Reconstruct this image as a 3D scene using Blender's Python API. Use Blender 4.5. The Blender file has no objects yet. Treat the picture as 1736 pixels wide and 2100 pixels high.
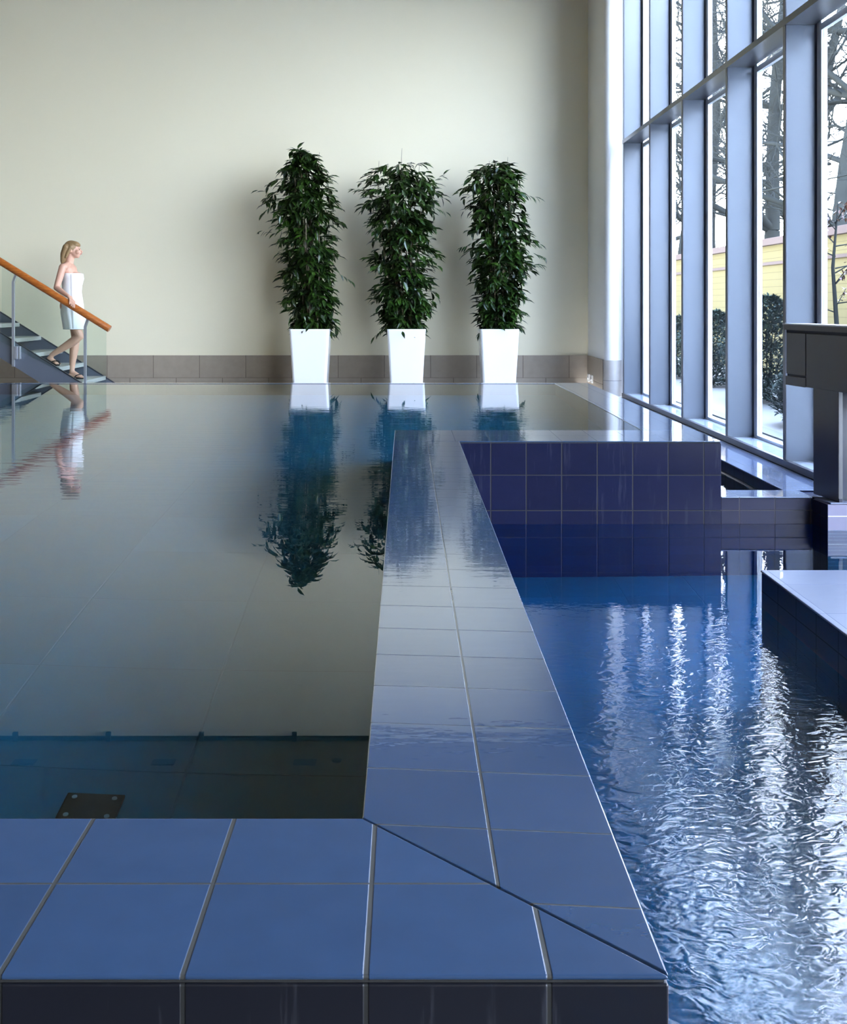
import bpy, bmesh, math, random
from mathutils import Vector, Matrix, noise as mnoise

scene = bpy.context.scene
PI = math.pi
random.seed(7)

# ------------------------------------------------------------------ camera
CAM_H = 0.80            # eye height above the raised pool's water level (z = 0)
FPX = 2250.0            # focal length in pixels of the 1736 x 2100 frame
cam_data = bpy.data.cameras.new("camera")
cam = bpy.data.objects.new("camera", cam_data)
scene.collection.objects.link(cam)
cam.location = (0, 0, CAM_H)
cam.rotation_euler = (PI / 2, 0, 0)
cam_data.sensor_fit = 'VERTICAL'
cam_data.sensor_height = 36.0
cam_data.lens = 36.0 * FPX / 2100.0
cam_data.shift_x = (868 - 831) / 2100.0
cam_data.shift_y = -(1050 - 622) / 2100.0
cam_data.clip_start = 0.05
cam_data.clip_end = 300
scene.camera = cam

# ------------------------------------------------------------------ world, colour management
SKY = 25.0
SUNGLOW = 50.0
world = bpy.data.worlds.new("world")
scene.world = world
world.use_nodes = True
wn = world.node_tree.nodes; wl = world.node_tree.links
wn.clear()
w_out = wn.new('ShaderNodeOutputWorld')
w_bg = wn.new('ShaderNodeBackground')
w_tc = wn.new('ShaderNodeTexCoord')
w_sep = wn.new('ShaderNodeSeparateXYZ')
w_ramp = wn.new('ShaderNodeValToRGB')
w_ramp.color_ramp.elements[0].position = 0.0
w_ramp.color_ramp.elements[0].color = (0.88, 0.92, 1.0, 1)
w_ramp.color_ramp.elements[1].position = 0.75
w_ramp.color_ramp.elements[1].color = (0.45, 0.61, 1.0, 1)
wl.new(w_tc.outputs['Generated'], w_sep.inputs[0])
wl.new(w_sep.outputs['Z'], w_ramp.inputs[0])
wl.new(w_ramp.outputs[0], w_bg.inputs[0])
# the veiled sun makes the sky brighter around one direction beyond the far windows
w_dot = wn.new('ShaderNodeVectorMath'); w_dot.operation = 'DOT_PRODUCT'
w_dot.inputs[1].default_value = Vector((0.36, 1.0, 0.50)).normalized()
w_nrm = wn.new('ShaderNodeVectorMath'); w_nrm.operation = 'NORMALIZE'
wl.new(w_tc.outputs['Generated'], w_nrm.inputs[0]); wl.new(w_nrm.outputs[0], w_dot.inputs[0])
w_max = wn.new('ShaderNodeMath'); w_max.operation = 'MAXIMUM'; w_max.inputs[1].default_value = 0.0
wl.new(w_dot.outputs['Value'], w_max.inputs[0])
w_pow = wn.new('ShaderNodeMath'); w_pow.operation = 'POWER'; w_pow.inputs[1].default_value = 11.0
wl.new(w_max.outputs[0], w_pow.inputs[0])
w_mul = wn.new('ShaderNodeMath'); w_mul.operation = 'MULTIPLY_ADD'
w_mul.inputs[1].default_value = SUNGLOW; w_mul.inputs[2].default_value = SKY
wl.new(w_pow.outputs[0], w_mul.inputs[0])
wl.new(w_mul.outputs[0], w_bg.inputs[1])
wl.new(w_bg.outputs[0], w_out.inputs[0])

scene.view_settings.view_transform = 'Standard'
scene.view_settings.look = 'None'
scene.view_settings.exposure = 0.0
scene.view_settings.gamma = 1.0
scene.view_settings.use_curve_mapping = False
cy = scene.cycles
cy.use_denoising = True
cy.max_bounces = 12
cy.diffuse_bounces = 6
cy.glossy_bounces = 5
cy.transmission_bounces = 8
cy.transparent_max_bounces = 16
cy.sample_clamp_indirect = 200.0
cy.blur_glossy = 0.3

# ------------------------------------------------------------------ material helpers
def s2l(c):
    return tuple((v / 12.92 if v <= 0.04045 else ((v + 0.055) / 1.055) ** 2.4) for v in c)

def rgb(r, g, b):
    return s2l((r / 255, g / 255, b / 255)) + (1,)

def newmat(name):
    m = bpy.data.materials.new(name)
    m.use_nodes = True
    nt = m.node_tree
    bs = nt.nodes['Principled BSDF']
    return m, nt, bs

def noise_tex(nt, scale, detail=3, vec=None, rough=0.5):
    n = nt.nodes.new('ShaderNodeTexNoise')
    n.inputs['Scale'].default_value = scale
    n.inputs['Detail'].default_value = detail
    n.inputs['Roughness'].default_value = rough
    if vec is not None:
        nt.links.new(vec, n.inputs['Vector'])
    return n

def pos_vec(nt, scale=(1, 1, 1)):
    g = nt.nodes.new('ShaderNodeTexCoord')
    mp = nt.nodes.new('ShaderNodeMapping')
    mp.inputs['Scale'].default_value = scale
    nt.links.new(g.outputs['Object'], mp.inputs[0])
    return mp.outputs[0]

def mathn(nt, op, a, b=None, c=None):
    n = nt.nodes.new('ShaderNodeMath'); n.operation = op
    for i, v in enumerate((a, b, c)):
        if v is None: continue
        if isinstance(v, (int, float)): n.inputs[i].default_value = v
        else: nt.links.new(v, n.inputs[i])
    return n.outputs[0]

def simple(name, col, rough=0.5, metal=0.0, var=0.04, nscale=6.0, bump=0.0, bscale=60.0, coat=0.0, spec=0.5):
    m, nt, bs = newmat(name)
    v = pos_vec(nt)
    n = noise_tex(nt, nscale, 3, v)
    mix = nt.nodes.new('ShaderNodeMixRGB')
    mix.inputs[1].default_value = tuple(max(0, c * (1 - var)) for c in col[:3]) + (1,)
    mix.inputs[2].default_value = tuple(c * (1 + var) for c in col[:3]) + (1,)
    nt.links.new(n.outputs[0], mix.inputs[0])
    nt.links.new(mix.outputs[0], bs.inputs['Base Color'])
    bs.inputs['Roughness'].default_value = rough
    bs.inputs['Metallic'].default_value = metal
    bs.inputs['Coat Weight'].default_value = coat
    bs.inputs['Specular IOR Level'].default_value = spec
    if bump > 0:
        b = nt.nodes.new('ShaderNodeBump')
        n2 = noise_tex(nt, bscale, 4, v)
        b.inputs['Strength'].default_value = bump
        b.inputs['Distance'].default_value = 0.002
        nt.links.new(n2.outputs[0], b.inputs['Height'])
        nt.links.new(b.outputs[0], bs.inputs['Normal'])
    return m

def tile_mat(name, col, joints, grout=(0.03, 0.03, 0.027, 1), rough=0.25, coat=0.0, coat_bump=0.0, var=0.10,
             streak=0.0, offset_rows=None, spec=0.5):
    """joints: list of (axis vector, offset, spacing, width); the tile grid follows the object's own coordinates"""
    m, nt, bs = newmat(name)
    tc = nt.nodes.new('ShaderNodeTexCoord')
    P = tc.outputs['Object']
    mask = None; cells = []
    for (ax, off, sp, w) in joints:
        d = nt.nodes.new('ShaderNodeVectorMath'); d.operation = 'DOT_PRODUCT'
        nt.links.new(P, d.inputs[0]); d.inputs[1].default_value = ax
        c = mathn(nt, 'SUBTRACT', d.outputs['Value'], off)
        pp = mathn(nt, 'PINGPONG', c, sp / 2)
        mr = nt.nodes.new('ShaderNodeMapRange')
        nt.links.new(pp, mr.inputs[0])
        mr.inputs[1].default_value = w * 0.35; mr.inputs[2].default_value = w * 0.65
        mr.inputs[3].default_value = 1.0; mr.inputs[4].default_value = 0.0
        mask = mr.outputs[0] if mask is None else mathn(nt, 'MAXIMUM', mask, mr.outputs[0])
        cells.append(mathn(nt, 'FLOOR', mathn(nt, 'DIVIDE', c, sp)))
    cx = nt.nodes.new('ShaderNodeCombineXYZ')
    for i, c in enumerate(cells[:3]): nt.links.new(c, cx.inputs[i])
    wn_ = nt.nodes.new('ShaderNodeTexWhiteNoise'); wn_.noise_dimensions = '3D'
    nt.links.new(cx.outputs[0], wn_.inputs['Vector'])
    mixv = nt.nodes.new('ShaderNodeMixRGB')
    mixv.inputs[1].default_value = tuple(c * (1 - var) for c in col[:3]) + (1,)
    mixv.inputs[2].default_value = tuple(c * (1 + var) for c in col[:3]) + (1,)
    nt.links.new(wn_.outputs['Value'], mixv.inputs[0])
    base = mixv.outputs[0]
    n = noise_tex(nt, 14.0, 4, P)
    mixn = nt.nodes.new('ShaderNodeMixRGB'); mixn.blend_type = 'MULTIPLY'
    mixn.inputs[0].default_value = 1.0
    rr = nt.nodes.new('ShaderNodeMapRange'); nt.links.new(n.outputs[0], rr.inputs[0])
    rr.inputs[3].default_value = 0.88; rr.inputs[4].default_value = 1.1
    nt.links.new(base, mixn.inputs[1]); nt.links.new(rr.outputs[0], mixn.inputs[2])
    base = mixn.outputs[0]
    if streak > 0:
        mp = nt.nodes.new('ShaderNodeMapping'); mp.inputs['Scale'].default_value = (26, 26, 2.2)
        nt.links.new(P, mp.inputs[0])
        ns = noise_tex(nt, 1.0, 4, mp.outputs[0], 0.65)
        cr = nt.nodes.new('ShaderNodeMapRange'); nt.links.new(ns.outputs[0], cr.inputs[0])
        cr.inputs[1].default_value = 0.58; cr.inputs[2].default_value = 0.75
        cr.inputs[3].default_value = 0.0; cr.inputs[4].default_value = streak
        ms = nt.nodes.new('ShaderNodeMixRGB'); nt.links.new(cr.outputs[0], ms.inputs[0])
        nt.links.new(base, ms.inputs[1]); ms.inputs[2].default_value = (0.35, 0.36, 0.42, 1)
        base = ms.outputs[0]
    mg = nt.nodes.new('ShaderNodeMixRGB')
    nt.links.new(mask, mg.inputs[0]); nt.links.new(base, mg.inputs[1]); mg.inputs[2].default_value = grout
    nt.links.new(mg.outputs[0], bs.inputs['Base Color'])
    rm = nt.nodes.new('ShaderNodeMapRange'); nt.links.new(mask, rm.inputs[0])
    rm.inputs[3].default_value = rough; rm.inputs[4].default_value = 0.7
    nt.links.new(rm.outputs[0], bs.inputs['Roughness'])
    bs.inputs['Specular IOR Level'].default_value = spec
    b = nt.nodes.new('ShaderNodeBump'); b.inputs['Strength'].default_value = 0.5; b.inputs['Distance'].default_value = 0.0015
    nt.links.new(mathn(nt, 'SUBTRACT', 1.0, mask), b.inputs['Height'])
    nt.links.new(b.outputs[0], bs.inputs['Normal'])
    if coat > 0:
        bs.inputs['Coat Weight'].default_value = coat
        bs.inputs['Coat Roughness'].default_value = 0.02
        bs.inputs['Coat IOR'].default_value = 1.4
        if coat_bump > 0:
            mp2 = nt.nodes.new('ShaderNodeMapping'); mp2.inputs['Scale'].default_value = (5, 14, 1)
            nt.links.new(P, mp2.inputs[0])
            nb = noise_tex(nt, 1.6, 3, mp2.outputs[0])
            b2 = nt.nodes.new('ShaderNodeBump'); b2.inputs['Strength'].default_value = coat_bump
            b2.inputs['Distance'].default_value = 0.004
            hsum = mathn(nt, 'SUBTRACT', nb.outputs[0], mathn(nt, 'MULTIPLY', mask, 0.15))
            nt.links.new(hsum, b2.inputs['Height'])
            nt.links.new(b2.outputs[0], bs.inputs['Coat Normal'])
    return m

def water_mat(name, tint, layers, mask=None, blur=0.0):
    """clear water: fresnel mix of mirror and refraction; layers = (scale xyz, detail, strength)"""
    m = bpy.data.materials.new(name); m.use_nodes = True
    nt = m.node_tree; nt.nodes.clear()
    out = nt.nodes.new('ShaderNodeOutputMaterial')
    tc = nt.nodes.new('ShaderNodeTexCoord')
    h = None
    for (sc, det, st) in layers:
        mp = nt.nodes.new('ShaderNodeMapping'); mp.inputs['Scale'].default_value = sc
        nt.links.new(tc.outputs['Object'], mp.inputs[0])
        n = noise_tex(nt, 1.0, det, mp.outputs[0], 0.5)
        n.inputs['Distortion'].default_value = 0.6
        v = mathn(nt, 'MULTIPLY', n.outputs[0], st)
        h = v if h is None else mathn(nt, 'ADD', h, v)
    if mask:
        h = mask(nt, tc.outputs['Object'], h)
    b = nt.nodes.new('ShaderNodeBump'); b.inputs['Strength'].default_value = 1.0; b.inputs['Distance'].default_value = 1.0
    nt.links.new(h, b.inputs['Height'])
    fr = nt.nodes.new('ShaderNodeFresnel'); fr.inputs[0].default_value = 1.333
    gl = nt.nodes.new('ShaderNodeBsdfGlossy'); gl.inputs['Roughness'].default_value = 0.0
    gl.inputs['Color'].default_value = (1, 1, 1, 1)
    rf = nt.nodes.new('ShaderNodeBsdfRefraction'); rf.inputs['IOR'].default_value = 1.333
    rf.inputs['Roughness'].default_value = 0.0; rf.inputs['Color'].default_value = tint
    mx = nt.nodes.new('ShaderNodeMixShader')
    for nd in (fr, gl, rf): nt.links.new(b.outputs[0], nd.inputs['Normal'])
    if blur > 0:      # wavelets too small to model, where the water is stirred
        sp_ = nt.nodes.new('ShaderNodeSeparateXYZ'); nt.links.new(tc.outputs['Object'], sp_.inputs[0])
        mr_ = nt.nodes.new('ShaderNodeMapRange'); nt.links.new(sp_.outputs['Y'], mr_.inputs[0])
        mr_.inputs[1].default_value = 2.0; mr_.inputs[2].default_value = 4.8
        mr_.inputs[3].default_value = blur; mr_.inputs[4].default_value = 0.0
        nt.links.new(mr_.outputs[0], gl.inputs['Roughness'])
    nt.links.new(fr.outputs[0], mx.inputs[0]); nt.links.new(rf.outputs[0], mx.inputs[1]); nt.links.new(gl.outputs[0], mx.inputs[2])
    nt.links.new(mx.outputs[0], out.inputs[0])
    return m

def glass_mat(name, tint, refl=1.0):
    m = bpy.data.materials.new(name); m.use_nodes = True
    nt = m.node_tree; nt.nodes.clear()
    out = nt.nodes.new('ShaderNodeOutputMaterial')
    fr = nt.nodes.new('ShaderNodeFresnel'); fr.inputs[0].default_value = 1.5
    tr = nt.nodes.new('ShaderNodeBsdfTransparent'); tr.inputs[0].default_value = tint
    gl = nt.nodes.new('ShaderNodeBsdfGlossy'); gl.inputs['Roughness'].default_value = 0.0
    mx = nt.nodes.new('ShaderNodeMixShader')
    geo = nt.nodes.new('ShaderNodeNewGeometry')   # the far face of the pane lets the ray straight out
    f = mathn(nt, 'MULTIPLY', mathn(nt, 'MULTIPLY', fr.outputs[0], refl), mathn(nt, 'SUBTRACT', 1.0, geo.outputs['Backfacing']))
    nt.links.new(f, mx.inputs[0]); nt.links.new(tr.outputs[0], mx.inputs[1]); nt.links.new(gl.outputs[0], mx.inputs[2])
    nt.links.new(mx.outputs[0], out.inputs[0])
    return m

# ------------------------------------------------------------------ mesh helpers
def bm_box(bm, x0, x1, y0, y1, z0, z1):
    vs = [bm.verts.new(p) for p in ((x0,y0,z0),(x1,y0,z0),(x1,y1,z0),(x0,y1,z0),(x0,y0,z1),(x1,y0,z1),(x1,y1,z1),(x0,y1,z1))]
    for f in ((0,3,2,1),(4,5,6,7),(0,1,5,4),(1,2,6,5),(2,3,7,6),(3,0,4,7)):
        bm.faces.new([vs[i] for i in f])

def bm_prism(bm, pts, z0, z1):
    """vertical prism over a counter-clockwise plan polygon"""
    a = [bm.verts.new((x, y, z0)) for x, y in pts]
    b = [bm.verts.new((x, y, z1)) for x, y in pts]
    n = len(pts)
    bm.faces.new(list(reversed(a))); bm.faces.new(b)
    for i in range(n):
        bm.faces.new((a[i], a[(i+1) % n], b[(i+1) % n], b[i]))

def bm_prism_y(bm, pts, y0, y1):
    """prism along y over an (x, z) outline"""
    a = [bm.verts.new((x, y0, z)) for x, z in pts]
    b = [bm.verts.new((x, y1, z)) for x, z in pts]
    n = len(pts)
    bm.faces.new(a); bm.faces.new(list(reversed(b)))
    for i in range(n):
        bm.faces.new((a[(i+1) % n], a[i], b[i], b[(i+1) % n]))

def bm_tube(bm, path, radii, seg=10, cap=True):
    path = [Vector(p) for p in path]
    if not hasattr(radii, '__len__'): radii = [radii] * len(path)
    rings = []
    up = Vector((0, 0, 1))
    prev = None
    for i, p in enumerate(path):
        if i == 0: t = path[1] - p
        elif i == len(path) - 1: t = p - path[-2]
        else: t = path[i+1] - path[i-1]
        t.normalize()
        if prev is None:
            a = t.cross(up)
            if a.length < 1e-3: a = t.cross(Vector((1, 0, 0)))
        else:
            a = prev - t * prev.dot(t)
            if a.length < 1e-4: a = t.cross(up)
        a.normalize(); prev = a
        b = t.cross(a)
        rings.append([bm.verts.new(p + (a * math.cos(2*PI*k/seg) + b * math.sin(2*PI*k/seg)) * radii[i]) for k in range(seg)])
    for i in range(len(rings) - 1):
        for k in range(seg):
            bm.faces.new((rings[i][k], rings[i][(k+1) % seg], rings[i+1][(k+1) % seg], rings[i+1][k]))
    if cap:
        bm.faces.new(list(reversed(rings[0]))); bm.faces.new(rings[-1])

def bm_rings(bm, rings, cap0=True, cap1=True):
    vr = [[bm.verts.new(p) for p in r] for r in rings]
    n = len(rings[0])
    for i in range(len(vr) - 1):
        for k in range(n):
            bm.faces.new((vr[i][k], vr[i][(k+1) % n], vr[i+1][(k+1) % n], vr[i+1][k]))
    if cap0: bm.faces.new(list(reversed(vr[0])))
    if cap1: bm.faces.new(vr[-1])

def bm_ball(bm, c, r, seg=16, rings=10, rot=None):
    mtx = Matrix.Translation(c)
    if rot is not None: mtx = mtx @ rot
    mtx = mtx @ Matrix.Diagonal(Vector((r[0], r[1], r[2], 1)))
    bmesh.ops.create_uvsphere(bm, u_segments=seg, v_segments=rings, radius=1.0, matrix=mtx)

def link(name, bm, mat, parent=None, smooth=False, bevel=0.0, bseg=2, label=None, normals=True):
    if normals:
        bmesh.ops.recalc_face_normals(bm, faces=bm.faces[:])
    me = bpy.data.meshes.new(name)
    bm.to_mesh(me); bm.free()
    if smooth:
        for p in me.polygons: p.use_smooth = True
    o = bpy.data.objects.new(name, me)
    scene.collection.objects.link(o)
    if mat is not None: me.materials.append(mat)
    if parent is not None:
        o.parent = parent
        o.matrix_parent_inverse = Matrix.Translation(-Vector(parent.location))
    if bevel > 0:
        md = o.modifiers.new("bevel", 'BEVEL'); md.width = bevel; md.segments = bseg
        md.limit_method = 'ANGLE'; md.angle_limit = math.radians(40)
        for p in me.polygons: p.use_smooth = True
        md.harden_normals = True
    if label: o['label'] = label
    return o

def from_data(name, verts, faces, mat, parent=None, smooth=False):
    me = bpy.data.meshes.new(name)
    me.from_pydata(verts, [], faces); me.update()
    if smooth:
        for p in me.polygons: p.use_smooth = True
    o = bpy.data.objects.new(name, me)
    scene.collection.objects.link(o)
    if mat is not None: me.materials.append(mat)
    if parent is not None:
        o.parent = parent
        o.matrix_parent_inverse = Matrix.Translation(-Vector(parent.location))
    return o

def box(name, b, mat, parent=None, bevel=0.0, **k):
    bm = bmesh.new(); bm_box(bm, *b)
    return link(name, bm, mat, parent, bevel=bevel, **k)

def thing(name, loc, label, cat, group=None):
    o = bpy.data.objects.new(name, None)
    o.location = loc
    o.empty_display_size = 0.1
    scene.collection.objects.link(o)
    o['label'] = label; o['category'] = cat
    if group: o['group'] = group
    return o

def tag(o, label, cat, group=None):
    o['label'] = label; o['category'] = cat
    if group: o['group'] = group
    return o

def structure(o):
    o['kind'] = 'structure'
    return o

def structure_root(name, loc=(0, 0, 0)):
    o = bpy.data.objects.new(name, None); o.location = loc
    scene.collection.objects.link(o); o['kind'] = 'structure'
    return o

# ------------------------------------------------------------------ materials
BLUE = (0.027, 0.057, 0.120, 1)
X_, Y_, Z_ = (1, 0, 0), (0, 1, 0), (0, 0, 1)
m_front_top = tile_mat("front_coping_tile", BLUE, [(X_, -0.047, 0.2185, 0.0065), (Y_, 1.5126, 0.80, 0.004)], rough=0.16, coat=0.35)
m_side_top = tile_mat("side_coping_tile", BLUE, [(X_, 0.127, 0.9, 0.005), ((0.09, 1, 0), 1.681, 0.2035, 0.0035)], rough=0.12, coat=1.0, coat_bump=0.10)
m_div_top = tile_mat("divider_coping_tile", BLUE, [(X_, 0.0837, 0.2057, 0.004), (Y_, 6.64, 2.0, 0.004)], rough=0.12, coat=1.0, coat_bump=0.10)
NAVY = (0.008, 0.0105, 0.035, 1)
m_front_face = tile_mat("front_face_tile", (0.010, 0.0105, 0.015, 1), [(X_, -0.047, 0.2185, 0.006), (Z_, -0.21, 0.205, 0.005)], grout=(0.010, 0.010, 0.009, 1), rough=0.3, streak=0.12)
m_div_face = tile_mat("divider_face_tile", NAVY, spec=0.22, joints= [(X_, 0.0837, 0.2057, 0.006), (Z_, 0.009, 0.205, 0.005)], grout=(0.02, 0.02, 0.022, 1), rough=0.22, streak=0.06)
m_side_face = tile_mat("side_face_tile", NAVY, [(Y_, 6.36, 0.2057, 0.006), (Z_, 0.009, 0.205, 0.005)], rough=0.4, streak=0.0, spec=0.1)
m_basin = tile_mat("basin_tile", (0.02, 0.14, 0.22, 1), [(X_, 0.0, 0.6, 0.006), (Y_, 0.0, 0.6, 0.006)], grout=(0.018, 0.12, 0.19, 1), rough=0.3)
m_basin_low = tile_mat("lower_basin_tile", (0.045, 0.20, 0.33, 1), [(X_, 0.0, 0.4, 0.006), (Y_, 0.0, 0.4, 0.006)], grout=(0.041, 0.18, 0.30, 1), rough=0.3)
m_grout = simple("dark_grout", (0.02, 0.02, 0.02, 1), 0.8)
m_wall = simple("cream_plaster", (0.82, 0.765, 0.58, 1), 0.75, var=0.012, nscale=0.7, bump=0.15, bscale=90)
m_wall_wood = simple("brown_panelling", (0.20, 0.14, 0.07, 1), 0.6, var=0.1)
m_wall_white = simple("white_plaster", (0.82, 0.82, 0.80, 1), 0.7, var=0.01)
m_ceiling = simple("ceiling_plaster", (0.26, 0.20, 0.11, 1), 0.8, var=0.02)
m_skirt = tile_mat("taupe_skirting_tile", (0.34, 0.29, 0.235, 1), [(X_, -3.304, 0.6055, 0.008), (Z_, -0.18, 0.9, 0.008)], grout=(0.16, 0.13, 0.11, 1), rough=0.35, var=0.05)
m_skirt_low = tile_mat("taupe_skirting_tile_low", (0.36, 0.31, 0.255, 1), [(X_, -3.61, 0.6055, 0.008)], grout=(0.16, 0.13, 0.11, 1), rough=0.35, var=0.05)
m_skirt_pier = tile_mat("pale_skirting_tile", (0.46, 0.43, 0.39, 1), [(Z_, -0.13, 0.9, 0.008)], grout=(0.25, 0.24, 0.22, 1), rough=0.3, var=0.02)
m_deck = tile_mat("deck_tile", (0.33, 0.31, 0.28, 1), [(X_, 0, 0.3, 0.005), (Y_, 0, 0.3, 0.005)], rough=0.3, var=0.05)
m_deck_dark = tile_mat("slate_deck_tile", (0.02, 0.02, 0.022, 1), [(X_, 0, 0.3, 0.005), (Y_, 0, 0.3, 0.005)], grout=(0.02, 0.02, 0.02, 1), rough=0.4, var=0.05)
m_fin = simple("silver_blue_aluminium", (0.135, 0.155, 0.185, 1), 0.28, metal=0.35, var=0.01, nscale=2)
m_fin_dark = simple("charcoal_aluminium", (0.10, 0.10, 0.105, 1), 0.35, metal=0.3)
m_gasket = simple("dark_gasket", (0.012, 0.014, 0.03, 1), 0.6)
m_frame_white = simple("pale_window_frame", (0.62, 0.64, 0.66, 1), 0.4)
m_sill = simple("pale_sill", (0.45, 0.50, 0.60, 1), 0.12, coat=0.5)
m_glass = glass_mat("window_glass", (0.93, 0.95, 0.95, 1), 0.8)
m_stair_glass = glass_mat("balustrade_glass", (0.90, 0.945, 0.93, 1), 0.7)
def ripple_mask(nt, P, h):
    s = nt.nodes.new('ShaderNodeSeparateXYZ'); nt.links.new(P, s.inputs[0])
    mr = nt.nodes.new('ShaderNodeMapRange'); mr.interpolation_type = 'SMOOTHSTEP'
    nz = noise_tex(nt, 0.9, 3, P)
    yy = mathn(nt, 'ADD', s.outputs['Y'], mathn(nt, 'MULTIPLY', mathn(nt, 'SUBTRACT', nz.outputs[0], 0.5), 1.6))
    nt.links.new(yy, mr.inputs[0])
    mr.inputs[1].default_value = 2.4; mr.inputs[2].default_value = 5.2
    mr.inputs[3].default_value = 1.0; mr.inputs[4].default_value = 0.03
    return mathn(nt, 'MULTIPLY', h, mr.outputs[0])

def calm_mask(nt, P, h):
    s = nt.nodes.new('ShaderNodeSeparateXYZ'); nt.links.new(P, s.inputs[0])
    d = mathn(nt, 'ABSOLUTE', mathn(nt, 'SUBTRACT', s.outputs['Y'], 6.4))
    mr = nt.nodes.new('ShaderNodeMapRange'); mr.interpolation_type = 'SMOOTHSTEP'
    nt.links.new(d, mr.inputs[0]); mr.inputs[1].default_value = 1.2; mr.inputs[2].default_value = 3.0
    mr.inputs[3].default_value = 1.0; mr.inputs[4].default_value = 0.0
    return mathn(nt, 'MULTIPLY', h, mr.outputs[0])
m_water_up = water_mat("calm_water", (0.62, 0.86, 0.92, 1), [((2.6, 14.0, 1), 2, 0.0007)], calm_mask)

m_water_low = water_mat("rippled_water", (0.16, 0.62, 0.84, 1), [((6, 9, 1), 0, 0.0010), ((20, 30, 1), 2, 0.0022)], ripple_mask, blur=0.14)
m_panel = simple("charcoal_panel", (0.085, 0.085, 0.09, 1), 0.33, metal=0.2, var=0.05, nscale=1.2)
m_counter = simple("pale_stone", (0.62, 0.62, 0.62, 1), 0.3)
m_column = simple("pale_column", (0.80, 0.78, 0.80, 1), 0.4)
m_pot = simple("white_gloss_planter", (0.86, 0.86, 0.86, 1), 0.16, coat=0.4, var=0.005)
m_soil = simple("soil", (0.03, 0.022, 0.015, 1), 0.95, bump=0.8, bscale=40)
m_cane = simple("brown_cane", (0.11, 0.085, 0.045, 1), 0.6, var=0.4, nscale=20)
m_steel = simple("brushed_steel", (0.42, 0.46, 0.52, 1), 0.3, metal=0.6)
m_stringer = simple("blue_grey_steel", (0.115, 0.135, 0.175, 1), 0.35, metal=0.1)
m_stringer_edge = simple("dark_steel_edge", (0.03, 0.035, 0.05, 1), 0.4)
m_tread = simple("pale_stone_tread", (0.44, 0.46, 0.45, 1), 0.4, bump=0.1)
m_skin = simple("skin", (0.62, 0.36, 0.26, 1), 0.5, var=0.05)
m_towel = simple("white_towelling", (0.85, 0.85, 0.86, 1), 0.95, bump=0.5, bscale=260, var=0.01)
m_sandal = simple("black_rubber", (0.012, 0.012, 0.014, 1), 0.6)
m_plastic = simple("white_plastic", (0.8, 0.8, 0.78, 1), 0.3)
m_brown_plate = simple("brown_metal_plate", (0.030, 0.014, 0.008, 1), 0.5, metal=0.1)
m_screw = simple("screw_steel", (0.30, 0.32, 0.33, 1), 0.4, metal=0.3)
m_paving = simple("pale_paving", (0.10, 0.098, 0.09, 1), 0.6, var=0.05)
m_kerb = simple("grey_kerb", (0.035, 0.045, 0.045, 1), 0.6)
m_bark = simple("grey_bark", (0.024, 0.026, 0.024, 1), 0.9, spec=0.0, var=0.3, nscale=3)
m_bark_thin = simple("pale_bark", (0.026, 0.028, 0.026, 1), 0.9, spec=0.0, var=0.2, nscale=3)
m_coping_out = simple("pink_stone_coping", (0.085, 0.065, 0.058, 1), 0.7, spec=0.0)
m_hair = simple("blond_hair", (0.26, 0.165, 0.075, 1), 0.55, var=0.35, nscale=30, bump=0.6, bscale=120)
m_lip = simple("lips", (0.42, 0.14, 0.12, 1), 0.5)
m_eye = simple("dark_lashes", (0.03, 0.022, 0.02, 1), 0.5)

def wood_mat():
    m, nt, bs = newmat("varnished_wood")
    v = pos_vec(nt, (2.0, 30, 30))
    n = noise_tex(nt, 2.0, 5, v, 0.6)
    cr = nt.nodes.new('ShaderNodeValToRGB')
    cr.color_ramp.elements[0].position = 0.3; cr.color_ramp.elements[0].color = (0.26, 0.065, 0.010, 1)
    cr.color_ramp.elements[1].position = 0.7; cr.color_ramp.elements[1].color = (0.46, 0.145, 0.026, 1)
    nt.links.new(n.outputs[0], cr.inputs[0]); nt.links.new(cr.outputs[0], bs.inputs['Base Color'])
    bs.inputs['Roughness'].default_value = 0.3; bs.inputs['Coat Weight'].default_value = 0.4
    return m
m_wood = wood_mat()

def leaf_mat(name, dark, light, rough=0.35):
    m, nt, bs = newmat(name)
    v = pos_vec(nt)
    n = noise_tex(nt, 7.0, 2, v)
    n2 = noise_tex(nt, 60.0, 1, v)
    s = mathn(nt, 'ADD', mathn(nt, 'MULTIPLY', n.outputs[0], 0.55), mathn(nt, 'MULTIPLY', n2.outputs[0], 0.45))
    cr = nt.nodes.new('ShaderNodeValToRGB')
    cr.color_ramp.elements[0].position = 0.42; cr.color_ramp.elements[0].color = dark
    cr.color_ramp.elements[1].position = 0.66; cr.color_ramp.elements[1].color = light
    nt.links.new(s, cr.inputs[0]); nt.links.new(cr.outputs[0], bs.inputs['Base Color'])
    bs.inputs['Roughness'].default_value = rough
    bs.inputs['Specular IOR Level'].default_value = 0.5 if rough < 0.6 else 0.1
    return m
m_leaf = leaf_mat("indoor_leaf", (0.004, 0.013, 0.003, 1), (0.040, 0.098, 0.010, 1))
m_leaf_out = leaf_mat("shrub_leaf", (0.014, 0.026, 0.020, 1), (0.032, 0.046, 0.030, 1), 0.8)
m_leaf_red = leaf_mat("autumn_leaf", (0.07, 0.014, 0.008, 1), (0.08, 0.05, 0.010, 1))

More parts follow.
